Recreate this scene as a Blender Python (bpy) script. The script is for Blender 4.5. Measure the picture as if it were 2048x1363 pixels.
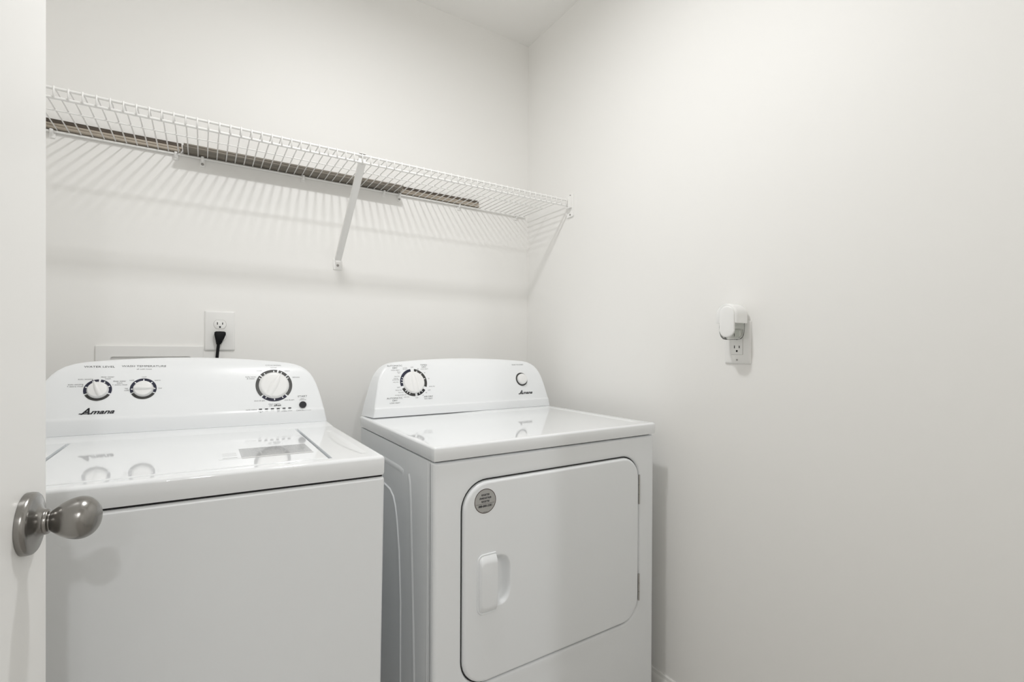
import bpy, bmesh, math, random
from mathutils import Vector, Matrix
random.seed(7)
for o in list(bpy.data.objects): bpy.data.objects.remove(o, do_unlink=True)
scene = bpy.context.scene
C = scene.collection
# axes: right wall x=0, back wall y=0, floor z=0; metres

# ------------------------------------------------------------------ camera
CAMP = (-1.2594, -1.8366, 1.1354)
YAW, PITCH, ROLL = map(math.radians, (32.6512, -0.2493, 0.2584))
cam_d = bpy.data.cameras.new('camera'); cam = bpy.data.objects.new('camera', cam_d); C.objects.link(cam)
fw = Vector((math.sin(YAW)*math.cos(PITCH), math.cos(YAW)*math.cos(PITCH), math.sin(PITCH)))
rt = Vector((math.cos(YAW), -math.sin(YAW), 0)); up = rt.cross(fw)
r2 = rt*math.cos(ROLL)+up*math.sin(ROLL); u2 = -rt*math.sin(ROLL)+up*math.cos(ROLL)
M = Matrix((r2, u2, -fw)).transposed().to_4x4(); M.translation = CAMP
cam.matrix_world = M
cam_d.sensor_fit = 'HORIZONTAL'; cam_d.sensor_width = 36.0
cam_d.lens = 36.0*966.66/2048; cam_d.shift_y = 22.33/2048; cam_d.clip_start = 0.01; cam_d.clip_end = 60
scene.camera = cam

# ------------------------------------------------------------------ world, exposure
w = bpy.data.worlds.new('world'); scene.world = w; w.use_nodes = True
w.node_tree.nodes['Background'].inputs[0].default_value = (0.8, 0.8, 0.8, 1)
w.node_tree.nodes['Background'].inputs[1].default_value = 0.05
vs = scene.view_settings
vs.view_transform = 'Standard'; vs.look = 'None'; vs.gamma = 1.0; vs.use_curve_mapping = False
vs.exposure = 0.22
scene.cycles.max_bounces = 11; scene.cycles.diffuse_bounces = 9; scene.cycles.glossy_bounces = 3
# ceiling lamps: one shining disk under the fitting of each (fittings are built below)
LAMPS = [((-.878, -.950, 2.4485), .055, 8.2), ((-1.23, -3.70, 2.4485), .06, 14.0), ((-1.46, -5.04, 2.4485), .06, 7.0)]
for lp, lr, lw in LAMPS:
    ld = bpy.data.lights.new('ceiling_lamp', 'AREA'); ld.shape = 'DISK'; ld.size = 2*lr; ld.energy = lw; ld.color = (.99, .995, 1.0)
    lo = bpy.data.objects.new('ceiling_lamp', ld); C.objects.link(lo); lo.location = lp

# ------------------------------------------------------------------ materials
def mat(name, col, rough=0.5, metal=0.0, coat=0.0, spec=0.5, bump=None, mottle=None, emit=None, trans=0.0, ior=1.45, brushed=False):
    m = bpy.data.materials.new(name); m.use_nodes = True
    nt = m.node_tree; b = nt.nodes['Principled BSDF']
    b.inputs['Base Color'].default_value = (*col, 1); b.inputs['Roughness'].default_value = rough
    b.inputs['Metallic'].default_value = metal; b.inputs['Coat Weight'].default_value = coat
    b.inputs['Coat Roughness'].default_value = 0.04
    b.inputs['Specular IOR Level'].default_value = spec; b.inputs['IOR'].default_value = ior
    b.inputs['Transmission Weight'].default_value = trans
    if emit:
        b.inputs['Emission Color'].default_value = (*emit[0], 1); b.inputs['Emission Strength'].default_value = emit[1]
    tc = nt.nodes.new('ShaderNodeTexCoord')
    if mottle:
        n = nt.nodes.new('ShaderNodeTexNoise'); n.inputs['Scale'].default_value = mottle[0]; n.inputs['Detail'].default_value = 4
        nt.links.new(tc.outputs['Object'], n.inputs['Vector'])
        r = nt.nodes.new('ShaderNodeMix'); r.data_type = 'RGBA'
        k = mottle[1]
        r.inputs[6].default_value = (*[c*(1-k) for c in col], 1); r.inputs[7].default_value = (*[min(1, c*(1+k)) for c in col], 1)
        nt.links.new(n.outputs['Fac'], r.inputs[0]); nt.links.new(r.outputs[2], b.inputs['Base Color'])
    if bump:
        n = nt.nodes.new('ShaderNodeTexNoise'); n.inputs['Scale'].default_value = bump[0]; n.inputs['Detail'].default_value = 3
        mp = nt.nodes.new('ShaderNodeMapping')
        if brushed: mp.inputs['Scale'].default_value = (0.05, 1, 1)
        nt.links.new(tc.outputs['Object'], mp.inputs['Vector']); nt.links.new(mp.outputs['Vector'], n.inputs['Vector'])
        bp = nt.nodes.new('ShaderNodeBump'); bp.inputs['Strength'].default_value = bump[1]; bp.inputs['Distance'].default_value = 0.001
        nt.links.new(n.outputs['Fac'], bp.inputs['Height']); nt.links.new(bp.outputs['Normal'], b.inputs['Normal'])
    return m

def wood_mat(name, c1, c2, scale=1.0):
    m = bpy.data.materials.new(name); m.use_nodes = True
    nt = m.node_tree; b = nt.nodes['Principled BSDF']; b.inputs['Roughness'].default_value = 0.55
    tc = nt.nodes.new('ShaderNodeTexCoord'); mp = nt.nodes.new('ShaderNodeMapping'); mp.inputs['Scale'].default_value = (2*scale, 90*scale, 90*scale)
    n = nt.nodes.new('ShaderNodeTexNoise'); n.inputs['Scale'].default_value = 1.5; n.inputs['Detail'].default_value = 6
    cr = nt.nodes.new('ShaderNodeValToRGB'); cr.color_ramp.elements[0].color = (*c1, 1); cr.color_ramp.elements[1].color = (*c2, 1)
    cr.color_ramp.elements[0].position = 0.3; cr.color_ramp.elements[1].position = 0.7
    nt.links.new(tc.outputs['Object'], mp.inputs['Vector']); nt.links.new(mp.outputs['Vector'], n.inputs['Vector'])
    nt.links.new(n.outputs['Fac'], cr.inputs['Fac']); nt.links.new(cr.outputs['Color'], b.inputs['Base Color'])
    return m

WALL = mat('wall_paint', (0.90, 0.892, 0.872), 0.55, bump=(320, 0.06), mottle=(1.3, 0.008))
CEIL = mat('ceiling_paint', (0.90, 0.892, 0.872), 0.75, bump=(300, 0.08))
TRIM = mat('trim_paint', (0.86, 0.855, 0.83), 0.35)
DOORM = mat('door_paint', (0.91, 0.905, 0.89), 0.38, bump=(240, 0.03))
FLOOR = wood_mat('floor_planks', (0.42, 0.40, 0.375), (0.54, 0.52, 0.495), 0.3)
ENAMEL = mat('white_enamel', (0.893, 0.91, 0.925), 0.06, coat=0.5)
BODY = mat('white_cabinet_enamel', (0.850, 0.868, 0.882), 0.28, bump=(900, 0.035))
PLAST = mat('white_console_plastic', (0.893, 0.91, 0.925), 0.30)
KNOBW = mat('white_knob_plastic', (0.89, 0.89, 0.885), 0.3)
PLATE = mat('white_plate_plastic', (0.86, 0.855, 0.84), 0.3)
FRESH = mat('white_gloss_plastic', (0.90, 0.90, 0.89), 0.2, coat=0.3)
WIRE = mat('white_vinyl_wire', (0.91, 0.905, 0.89), 0.35)
BLACK = mat('black_rubber', (0.006, 0.006, 0.007), 0.6, spec=0.25)
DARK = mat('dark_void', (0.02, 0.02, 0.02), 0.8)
INK = mat('dark_ink', (0.02, 0.02, 0.025), 0.35)
NAVY = mat('navy_ink', (0.025, 0.026, 0.05), 0.3)
GREYINK = mat('charcoal_ink', (0.05, 0.05, 0.048), 0.3)
TEXTINK = mat('grey_ink', (0.14, 0.14, 0.145), 0.4)
FINEINK = mat('pale_grey_ink', (0.24, 0.24, 0.245), 0.4)
NICKEL = mat('brushed_nickel', (0.31, 0.30, 0.285), 0.24, metal=1.0, bump=(260, 0.05))
STEEL = mat('hinge_steel', (0.50, 0.49, 0.47), 0.35, metal=1.0)
SCREW = mat('screw_steel', (0.35, 0.34, 0.33), 0.4, metal=1.0)
STICK = mat('silver_sticker', (0.42, 0.415, 0.40), 0.4)
LABELG = mat('grey_label', (0.36, 0.365, 0.365), 0.16, coat=0.4)
def thin_glass(name, col, ior):
    m = bpy.data.materials.new(name); m.use_nodes = True; nt = m.node_tree; nt.nodes.remove(nt.nodes['Principled BSDF'])
    t = nt.nodes.new('ShaderNodeBsdfTransparent'); t.inputs[0].default_value = (*col, 1)
    g = nt.nodes.new('ShaderNodeBsdfGlossy'); g.inputs['Roughness'].default_value = .03
    f = nt.nodes.new('ShaderNodeFresnel'); f.inputs[0].default_value = ior; mx = nt.nodes.new('ShaderNodeMixShader')
    nt.links.new(f.outputs[0], mx.inputs[0]); nt.links.new(t.outputs[0], mx.inputs[1]); nt.links.new(g.outputs[0], mx.inputs[2])
    nt.links.new(mx.outputs[0], nt.nodes['Material Output'].inputs[0]); return m
GLASS = thin_glass('clear_glass', (.97, .975, .965), 1.13)
OIL = thin_glass('clear_scented_oil', (.98, .985, .975), 1.06)
WOODD = wood_mat('dark_brown_wood', (0.045, 0.034, 0.026), (0.11, 0.085, 0.063))
WOODT = wood_mat('tan_wood', (0.30, 0.26, 0.21), (0.50, 0.44, 0.37))
WOODG = wood_mat('grey_brown_wood', (0.10, 0.088, 0.07), (0.27, 0.24, 0.20))

# ------------------------------------------------------------------ mesh helpers
def link(name, me, m, parent=None, loc=None):
    o = bpy.data.objects.new(name, me); C.objects.link(o)
    if m and not me.materials: me.materials.append(m)
    if parent: o.parent = parent
    if loc: o.location = loc
    return o
def finish(bm, name, m, parent=None, off=(0, 0, 0), smooth=None, wn=False, loc=None):
    bmesh.ops.translate(bm, verts=bm.verts, vec=-Vector(off))
    bmesh.ops.recalc_face_normals(bm, faces=bm.faces)
    if smooth is not None:
        a = math.radians(smooth)
        for f in bm.faces: f.smooth = True
        for e in bm.edges:
            if len(e.link_faces) == 2 and e.calc_face_angle(0) > a: e.smooth = False
    me = bpy.data.meshes.new(name); bm.to_mesh(me); bm.free()
    o = link(name, me, m, parent, loc)
    if wn:
        md = o.modifiers.new('weighted_normals', 'WEIGHTED_NORMAL'); md.keep_sharp = True
    return o
def box(bm, a, b):
    r = bmesh.ops.create_cube(bm, size=1)
    ce = [(a[i]+b[i])/2 for i in range(3)]; s = [abs(b[i]-a[i]) for i in range(3)]
    for v in r['verts']: v.co = Vector([ce[i]+v.co[i]*s[i] for i in range(3)])
    return r['verts']
def rbox(bm, a, b, r, seg=3, pick=None):
    vv = box(bm, a, b)
    es = {e for v in vv for e in v.link_edges}
    if pick: es = [e for e in es if pick((e.verts[0].co+e.verts[1].co)/2, (e.verts[1].co-e.verts[0].co).normalized())]
    bmesh.ops.bevel(bm, geom=list(es), offset=r, segments=seg, profile=0.5, affect='EDGES')
def mk_box(name, a, b, m, parent=None, off=(0, 0, 0), r=0, seg=3, pick=None):
    bm = bmesh.new()
    if r: rbox(bm, a, b, r, seg, pick)
    else: box(bm, a, b)
    return finish(bm, name, m, parent, off, smooth=35 if r else None, wn=bool(r))
def tube(bm, pts, rad, n=8, cap=True):
    pts = [Vector(p) for p in pts]; rings = []
    rads = rad if isinstance(rad, (list, tuple)) else [rad]*len(pts)
    d0 = (pts[1]-pts[0]).normalized(); ref = Vector((0, 0, 1)) if abs(d0.z) < .9 else Vector((1, 0, 0))
    u = d0.cross(ref).normalized()
    for i, p in enumerate(pts):
        d = ((pts[i+1]-p).normalized() if i < len(pts)-1 else Vector()) + ((p-pts[i-1]).normalized() if i else Vector())
        d.normalize(); u = (u-d*u.dot(d)).normalized(); v = d.cross(u)
        k = 1.0
        if 0 < i < len(pts)-1:
            c = max(.5, d.dot((pts[i+1]-p).normalized())); k = 1/c
        rings.append([bm.verts.new(p+(u*math.cos(2*math.pi*j/n)+v*math.sin(2*math.pi*j/n))*rads[i]) for j in range(n)])
    for a, b in zip(rings, rings[1:]):
        for j in range(n): bm.faces.new((a[j], a[(j+1) % n], b[(j+1) % n], b[j]))
    if cap:
        bm.faces.new(rings[0][::-1]); bm.faces.new(rings[-1])
def lathe(bm, prof, mtx=Matrix.Identity(4), n=40):
    rings = []
    for r, z in prof:
        if r < 1e-6: rings.append([bm.verts.new(mtx @ Vector((0, 0, z)))])
        else: rings.append([bm.verts.new(mtx @ Vector((r*math.cos(2*math.pi*j/n), r*math.sin(2*math.pi*j/n), z))) for j in range(n)])
    for a, b in zip(rings, rings[1:]):
        for j in range(n):
            k = (j+1) % n
            if len(a) == 1 and len(b) == 1: continue
            if len(a) == 1: bm.faces.new((a[0], b[k], b[j]))
            elif len(b) == 1: bm.faces.new((a[j], a[k], b[0]))
            else: bm.faces.new((a[j], a[k], b[k], b[j]))
def loft(bm, layers, cap0=False, cap1=False):
    rings = [[bm.verts.new(Vector(p)) for p in L] for L in layers]
    n = len(rings[0])
    for a, b in zip(rings, rings[1:]):
        for j in range(n): bm.faces.new((a[j], a[(j+1) % n], b[(j+1) % n], b[j]))
    if cap0: bm.faces.new(rings[0][::-1])
    if cap1: bm.faces.new(rings[-1])
    return rings
def rrect(x0, x1, z0, z1, r, n=8, rr=None):
    """rounded rectangle in (x, z), counter-clockwise; rr = radii (bl, br, tr, tl)"""
    R = rr or (r, r, r, r); out = []
    cs = [(x0+R[0], z0+R[0], 180, R[0]), (x1-R[1], z0+R[1], 270, R[1]), (x1-R[2], z1-R[2], 0, R[2]), (x0+R[3], z1-R[3], 90, R[3])]
    for cx, cz, a0, rad in cs:
        for i in range(n+1):
            a = math.radians(a0+90*i/n); out.append((cx+rad*math.cos(a), cz+rad*math.sin(a)))
    return out
def empty(name, loc, label, cat, group=None, rot=(0, 0, 0)):
    o = bpy.data.objects.new(name, None); C.objects.link(o); o.location = loc; o.rotation_euler = rot
    o.empty_display_size = 0.05
    o['label'] = label; o['category'] = cat
    if group: o['group'] = group
    return o
def tag(o, label, cat, group=None):
    o['label'] = label; o['category'] = cat
    if group: o['group'] = group
    return o
def struct(o, label=None, cat=None):
    o['kind'] = 'structure'
    if label: o['label'] = label
    if cat: o['category'] = cat
    return o
def text_bm(txt, size, width=1.0, shear=0.0, bold=0.0, align='CENTER', spacing=1.0):
    cu = bpy.data.curves.new('t', 'FONT'); cu.body = txt; cu.size = size; cu.shear = shear; cu.offset = bold
    cu.align_x = align; cu.align_y = 'CENTER'; cu.space_character = spacing; cu.resolution_u = 3
    ob = bpy.data.objects.new('t', cu); C.objects.link(ob)
    dg = bpy.context.evaluated_depsgraph_get(); me = ob.evaluated_get(dg).to_mesh()
    bm = bmesh.new(); bm.from_mesh(me); ob.evaluated_get(dg).to_mesh_clear()
    bpy.data.objects.remove(ob, do_unlink=True); bpy.data.curves.remove(cu)
    for v in bm.verts: v.co.x *= width
    return bm
def add_bm(dst, src, fn):
    mp = {v: dst.verts.new(fn(v.co)) for v in src.verts}
    for f in src.faces:
        try: dst.faces.new([mp[v] for v in f.verts])
        except ValueError: pass
    src.free()

def smooth_prof(pts, n=6):
    out = []
    for i in range(len(pts)-1):
        p0 = pts[max(i-1, 0)]; p1 = pts[i]; p2 = pts[i+1]; p3 = pts[min(i+2, len(pts)-1)]
        for k in range(n):
            t = k/n
            out.append(tuple(.5*((2*p1[j])+(-p0[j]+p2[j])*t+(2*p0[j]-5*p1[j]+4*p2[j]-p3[j])*t*t+(-p0[j]+3*p1[j]-3*p2[j]+p3[j])*t**3) for j in (0, 1)))
    out.append(pts[-1]); return out

# ------------------------------------------------------------------ room shell
XL, YF, HC = -1.80, -1.765, 2.5265
YH, XHL, XHR = -6.4, -2.7, -0.15
DX0, DX1, DZ = -1.515, -0.71, 2.04
def wall(name, parts, m, label, cat):
    bm = bmesh.new()
    for a, b in parts: box(bm, a, b)
    return struct(finish(bm, name, m), label, cat)
wall('floor', [((XHL-.2, YH-.2, -.1), (.12, .12, 0))], FLOOR, 'brown plank floor under the laundry machines', 'floor')
wall('ceiling', [((XHL-.2, YH-.2, HC), (.12, .12, HC+.1))], CEIL, 'plain off-white ceiling above the laundry corner', 'ceiling')
wall('wall_back', [((XL-.12, 0, 0), (.12, .12, HC))], WALL, 'off-white back wall behind the washer, dryer and wire shelf', 'wall')
wall('wall_right', [((0, YF, 0), (.12, 0, HC))], WALL, 'off-white right wall carrying the plug-in air freshener', 'wall')
wall('wall_left', [((XL-.12, YF, 0), (XL, 0, HC))], WALL, 'off-white left wall hidden behind the open door', 'wall')
wall('wall_front', [((XHL-.12, YF-.12, 0), (DX0, YF, HC)), ((DX1, YF-.12, 0), (.12, YF, HC)), ((DX0, YF-.12, DZ), (DX1, YF, HC))], WALL,
     'off-white wall around the laundry doorway behind the viewer', 'wall')
wall('wall_hall_left', [((XHL-.12, YH, 0), (XHL, YF-.12, HC))], WALL, 'left wall of the hall outside the laundry doorway', 'wall')
wall('wall_hall_right', [((XHR, YH, 0), (XHR+.12, YF-.12, HC))], WALL, 'right wall of the hall outside the laundry doorway', 'wall')
wall('wall_hall_end', [((XHL-.12, YH-.12, 0), (XHR+.12, YH, HC))], WALL, 'end wall of the hall outside the laundry doorway', 'wall')
def baseboard(name, pts, label):
    # profile (out from wall, z) swept between two points; pts: start, end, outward normal
    a, b, n = [Vector(p) for p in pts]; prof = [(0, 0), (.013, 0), (.013, .068), (.010, .076), (.007, .080), (.006, .089), (.003, .092), (0, .092)]
    bm = bmesh.new()
    loft(bm, [[p+n*o+Vector((0, 0, z)) for o, z in prof] for p in (a, b)], True, True)
    return struct(finish(bm, name, TRIM, smooth=30), label, 'baseboard')
baseboard('baseboard_right', ((-.0002, YF+.001, .0005), (-.0002, -.0145, .0005), (-1, 0, 0)), 'white baseboard along the foot of the right wall')
baseboard('baseboard_back', ((XL+.001, -.0002, .0005), (-.0005, -.0002, .0005), (0, -1, 0)), 'white baseboard along the foot of the back wall')

# door standing open, hinged at the doorway, free edge towards the washer
DF = -1.4225
door = mk_box('door_1', (-.035, -.745, .012), (0, 0, 2.03), DOORM, r=.0015, seg=2)
door.location = (DF, -1.0195, 0); door.rotation_euler = (0, 0, math.radians(-4))
struct(door, 'white painted door standing open at left with a nickel knob', 'door')
KC = Vector((0, -.064, .937))
ax = Matrix.Translation(KC) @ Matrix.Rotation(math.radians(90), 4, 'Y')
bm = bmesh.new()
lathe(bm, [(0, .0002), (.0345, .0002), (.0348, .004), (.0342, .0075), (.0325, .0090), (.028, .0100), (.021, .0115), (.016, .0140), (.0138, .0170), (.0132, .0178), (0, .0178)], ax, 56)
finish(bm, 'knob_rose', NICKEL, door, smooth=50)
bm = bmesh.new()
pr = [(0, .0170), (.0132, .0170), (.0140, .0185), (.0136, .0203), (.0112, .0210), (.0108, .0222), (.0122, .0232),
      (.0148, .0262), (.0178, .0302), (.0206, .0350), (.0228, .0400), (.0241, .0450), (.0243, .0490), (.0236, .0532), (.0217, .0574), (.0192, .0606), (.0152, .0636), (.0105, .0657), (.0050, .0669), (0, .0672)]
pr = smooth_prof(pr, 3)
lathe(bm, pr, ax, 56)
finish(bm, 'knob', NICKEL, door, smooth=45)

# ------------------------------------------------------------------ lamps
def lamp(loc, rad, drop, strength, label):
    t = empty('ceiling_light', loc, label, 'light')
    bm = bmesh.new(); lathe(bm, [(0, 0), (rad*1.12, 0), (rad*1.12, -.012), (rad*1.04, -.018), (0, -.018)], n=48)
    finish(bm, 'lamp_base', TRIM, t, smooth=40)
    bm = bmesh.new()
    lathe(bm, [(rad, -.0185)]+[(rad*math.cos(a), -.0185-drop*math.sin(a)) for a in [math.pi/2*i/10 for i in range(1, 10)]]+[(0, -.0185-drop)], n=48)
    finish(bm, 'diffuser', mat('lit_diffuser', (.9, .9, .88), .5, emit=((.99, .995, 1.0), strength)), t, smooth=60)
    return t
lamp((-.878, -.950, HC), .10, .045, 3, 'round white ceiling light over the washer and dryer')
lamp((-1.23, -3.70, HC), .11, .05, 10, 'round white ceiling light in the hall nearer the laundry doorway')
lamp((-1.46, -5.04, HC), .11, .05, 6, 'round white ceiling light farther down the hall')

# ------------------------------------------------------------------ consoles (shared builder)
class Face:
    """curved control face: y as a function of z, measured by arc length s from the bottom"""
    def __init__(s, prof, dx=0, dz=0):
        s.dx, s.dz = dx, dz
        s.p = [Vector((0, y, z)) for y, z in prof]
    def yz(s, z):
        p = s.p
        for a, b in zip(p, p[1:]):
            if z <= b.z or b is p[-1]:
                t = (z-a.z)/(b.z-a.z); return a.y+(b.y-a.y)*t
    def slope(s, z): return (s.yz(z+.012)-s.yz(z-.012))/.024
    def normal(s, z):
        d = s.slope(z); return Vector((0, -1, d)).normalized()
    def at(s, x, z, u, v, off):
        """point u to the right and v up the face from (x, z), lifted by off"""
        x += s.dx; z += s.dz; zz = z; n = 4
        for i in range(n): zz += (v/n)/math.sqrt(1+s.slope(zz)**2)
        q = Vector((x+u, s.yz(zz), zz)); return q+s.normal(zz)*off
    def mtx(s, x, z, off=0, rot=0):
        x += s.dx; z += s.dz; n = s.normal(z); X = Vector((1, 0, 0)); Y = n.cross(X)
        m = Matrix((X, Y, n)).transposed().to_4x4(); m.translation = Vector((x, s.yz(z), z))+n*off
        return m @ Matrix.Rotation(math.radians(-rot), 4, 'Z')
def console(face, halfw, xc, yback, flare, parent, off):
    """halfw: list of (z, half width); front face, rounded edge, side walls and back"""
    hw = [halfw[0]]
    for a, b in zip(halfw, halfw[1:]):          # rows close enough to follow the curved face
        n = max(1, int((b[0]-a[0])/.0026))
        hw += [(a[0]+(b[0]-a[0])*k/n, a[1]+(b[1]-a[1])*k/n) for k in range(1, n+1)]
    bm = bmesh.new()
    def ring(inset, dy, fl):
        L = []
        zb = hw[0][0]; zt = hw[-1][0]
        for z, h in hw:
            k = inset*(z-zb)/(zt-zb)
            zz = z-k*.7; hh = max(h-inset, 0) + fl*(1-(z-zb)/(zt-zb))
            L.append((hh, zz))
        pts = [(xc-h, z) for h, z in L]+[(xc+h, z) for h, z in L[::-1] if h > 1e-5]
        return pts
    nL = len(hw)
    R0 = ring(.0065, 0, 0); R1 = ring(.0028, 0, 0); R2 = ring(.0006, 0, 0); R3 = ring(0, 0, 0); RB = ring(0, 0, flare)
    def lay(R, dy, back=None): return [(x, back if back is not None else face.yz(z)+dy, z) for x, z in R]
    rings = loft(bm, [lay(R0, 0), lay(R1, .0008), lay(R2, .003), lay(R3, .0065), lay(RB, 0, yback)])
    f = rings[0]; n = len(f)
    # front face: strips between matching left and right points
    j = 0
    for i in range(nL-1):
        a, b = f[i], f[i+1]; c, d = f[n-1-(i+1)] if n-1-(i+1) > i+1 else None, f[n-1-i]
        if c is None: bm.faces.new((a, b, d))
        else: bm.faces.new((a, b, c, d))
    bm.faces.new(rings[-1])
    return finish(bm, 'console', PLAST, parent, off, smooth=32)
def arch(pts, ztop, n=7):
    """half-width points (z, h) from bottom to shoulder, then a gentle crown to ztop"""
    out = list(pts); z0, h0 = pts[-1]
    for i in range(1, n+1):
        t = i/n; h = h0*(1-t); out.append((z0+(ztop-z0)*(1-(h/h0)**2.0), h))
    return out
def ring_mesh(bm, face, x, z, r0, r1, a0, a1, off=.0006):
    n = max(2, int(abs(a1-a0)/5)); A = []; B = []
    for i in range(n+1):
        a = math.radians(a0+(a1-a0)*i/n)
        A.append(bm.verts.new(face.at(x, z, r0*math.sin(a), r0*math.cos(a), off)))
        B.append(bm.verts.new(face.at(x, z, r1*math.sin(a), r1*math.cos(a), off)))
    for i in range(n): bm.faces.new((A[i], A[i+1], B[i+1], B[i]))
def dial_ring(face, x, z, r0, r1, segs, ticks, parent, off):
    for a0, a1, m in segs:
        bm = bmesh.new(); ring_mesh(bm, face, x, z, r0, r1, a0, a1)
        ob = finish(bm, 'dial_scale', m, parent, off); ob['label'] = 'dark printed arc around the control knob'
    for a in ticks:
        w = 3.3*.028/r1
        bm = bmesh.new(); ring_mesh(bm, face, x, z, r0, r0+(r1-r0)*.60, a-w, a+w, .0010)
        finish(bm, 'dial_mark', PLAST, parent, off)
def knob(face, x, z, r, h, rot, parent, off, ptr=1.0, base=.004):
    m = face.mtx(x, z, -.004, rot)
    bm = bmesh.new()
    lathe(bm, [(0, 0), (r*1.03, 0), (r*1.03, .004+h*.12), (r*.99, .004+h*.2), (r*.95, .004+h*.52), (r*.90, .004+h*.62), (r*.80, .004+h*.66), (0, .004+h*.70)], m, 48)
    k = finish(bm, 'control_knob', KNOBW, parent, off, smooth=38)
    # grip ridge across the knob with a pointed end
    bm = bmesh.new(); L = []
    for t in [-.96, -.9, -.75, -.5, -.2, .1, .4, .65, .85, .95, 1.0]:
        y = r*(t if t < 0 else t*ptr)
        wd = r*(.30*(1-max(0, t)**1.6) + .025) * (1 if t > -.9 else .75)
        ht = .004+h*(1.0-.38*max(0, t)**3-.25*max(0, -t)**3)
        zb = .004+h*.35
        L.append([m @ Vector(p) for p in ((-wd*1.25, y, zb), (-wd*.62, y, ht*.9), (-wd*.25, y, ht), (wd*.25, y, ht), (wd*.62, y, ht*.9), (wd*1.25, y, zb))])
    loft(bm, L, True, True)
    finish(bm, 'knob_grip', KNOBW, k, off, smooth=50)
    return k
def prints(face, items, m, name, parent, off, lift=.0006):
    for txt, x, z, size, wid, al in items:
        bm = bmesh.new(); t = text_bm(txt, size, wid, align=al, bold=0)
        add_bm(bm, t, lambda co: face.at(x, z, co.x, co.y, lift))
        finish(bm, name, m, parent, off)
def logo(face, x, z, width, parent, off):
    """script-like slanted wordmark with a long crossbar running left through the capital"""
    bm = bmesh.new(); h = width*.36
    t = text_bm('A', h, 1.05, shear=.42, bold=h*.022, align='LEFT'); add_bm(bm, t, lambda co: face.at(x-width*.47, z, co.x, co.y+h*.12, .0008))
    t = text_bm('mana', h*.70, 1.36, shear=.42, bold=h*.018, align='LEFT'); add_bm(bm, t, lambda co: face.at(x-width*.20, z, co.x, co.y+h*.04, .0008))
    bar = [(-.54, -.055), (-.17, -.055), (-.155, -.020), (-.52, -.020)]
    bm.faces.new([bm.verts.new(face.at(x, z, u*width, v*width, .0008)) for u, v in bar])
    o = finish(bm, 'logo', INK, parent, off); o['label'] = 'black slanted brand lettering'
    return o

# ------------------------------------------------------------------ washing machine (leans about 0.9 degrees to the right)
WY = -.48
washer = empty('washing_machine', (-1.2894, WY, -.0010), 'white top-loading washing machine left of the dryer, behind the open door', 'washing machine', rot=(0, .0142, 0))
wo = (0, WY, 0); HWX = .3495
mk_box('cabinet', (-HWX+.001, -.8165, .035), (HWX-.001, -.150, .8690), BODY, washer, wo, r=.007, seg=4)
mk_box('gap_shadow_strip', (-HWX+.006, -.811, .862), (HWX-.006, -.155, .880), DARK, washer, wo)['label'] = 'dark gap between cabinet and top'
for sx in (-1, 1):
    for yy in (-.76, -.20):
        bm = bmesh.new()
        lathe(bm, [(0, .0015+.0043*sx), (.022, .0015+.0043*sx), (.022, .014), (.012, .018), (.009, .040), (0, .040)], Matrix.Translation((sx*.29, yy, 0)), 20)
        finish(bm, 'foot', BLACK, washer, wo, smooth=40)
# top deck as a shaped sheet: rolled edges, well for the lid, pressed side relief
def deck_h(x, y):
    z = .9135
    if abs(x) < .2455 and -.788 < y < -.352: z -= .013
    # pressed relief on the border strips: a long shallow wedge with soft flanks
    xx = abs(x)
    if -.775 < y < -.42:
        t = (y+.775)/.355; c = .3165; wd = .004+.022*max(0, math.sin(t*math.pi))**.8
        e = min(1, max(0, min((xx-(c-wd))/.006, (c+.004-xx)/.006, t*25, (1-t)*25)))
        z -= .0020*(3*e*e-2*e**3)
    # low swell in front of the console
    if -.345 < y < -.250: z += .004*math.sin((y+.345)/.095*math.pi/2)
    return z
xs = sorted(set([round(v, 5) for v in [-HWX+.0085+i*.0045 for i in range(156)] if v < HWX-.0085] + [s*v for s in (-1, 1) for v in (.2450, .2460, HWX-.0085)]))
ys = sorted(set([round(v, 5) for v in [-.809+i*.0065 for i in range(104)] if v < -.16] + [-.809, -.7885, -.7875, -.3525, -.3515, -.16]))
bm = bmesh.new()
grid = [[bm.verts.new((x, y, deck_h(x, y))) for x in xs] for y in ys]
for j in range(len(ys)-1):
    for i in range(len(xs)-1): bm.faces.new((grid[j][i], grid[j][i+1], grid[j+1][i+1], grid[j+1][i]))
peri = grid[0][:]+[r[-1] for r in grid[1:-1]]+grid[-1][::-1]+[r[0] for r in grid[-2:0:-1]]
prev = peri
for k in range(1, 8):
    if k <= 5:
        a = math.pi/2*k/5; ex = .0080*math.sin(a); dz = -.0070*(1-math.cos(a))
    else: ex = .0080-(.0004 if k == 6 else .0020); dz = -.0360 if k == 6 else -.0405
    cur = []
    for v0 in peri:
        d = Vector((0, 0, 0))
        if v0.co.y <= ys[0]+1e-6: d.y = -1
        if v0.co.y >= ys[-1]-1e-6: d.y = 1
        if v0.co.x <= xs[0]+1e-6: d.x = -1
        if v0.co.x >= xs[-1]-1e-6: d.x = 1
        if d.length > 1.1: d = d*.78
        q = v0.co + d*ex; q.z = (v0.co.z if k <= 5 else .9135) + dz
        cur.append(bm.verts.new(q))
    n = len(cur)
    for i in range(n): bm.faces.new((prev[i], prev[(i+1) % n], cur[(i+1) % n], cur[i]))
    prev = cur
finish(bm, 'top_deck', ENAMEL, washer, wo, smooth=40)
lid = mk_box('lid', (-.2385, -.7865, .9025), (.2385, -.3535, .9150), ENAMEL, washer, wo, r=.0035, seg=4)
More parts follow.
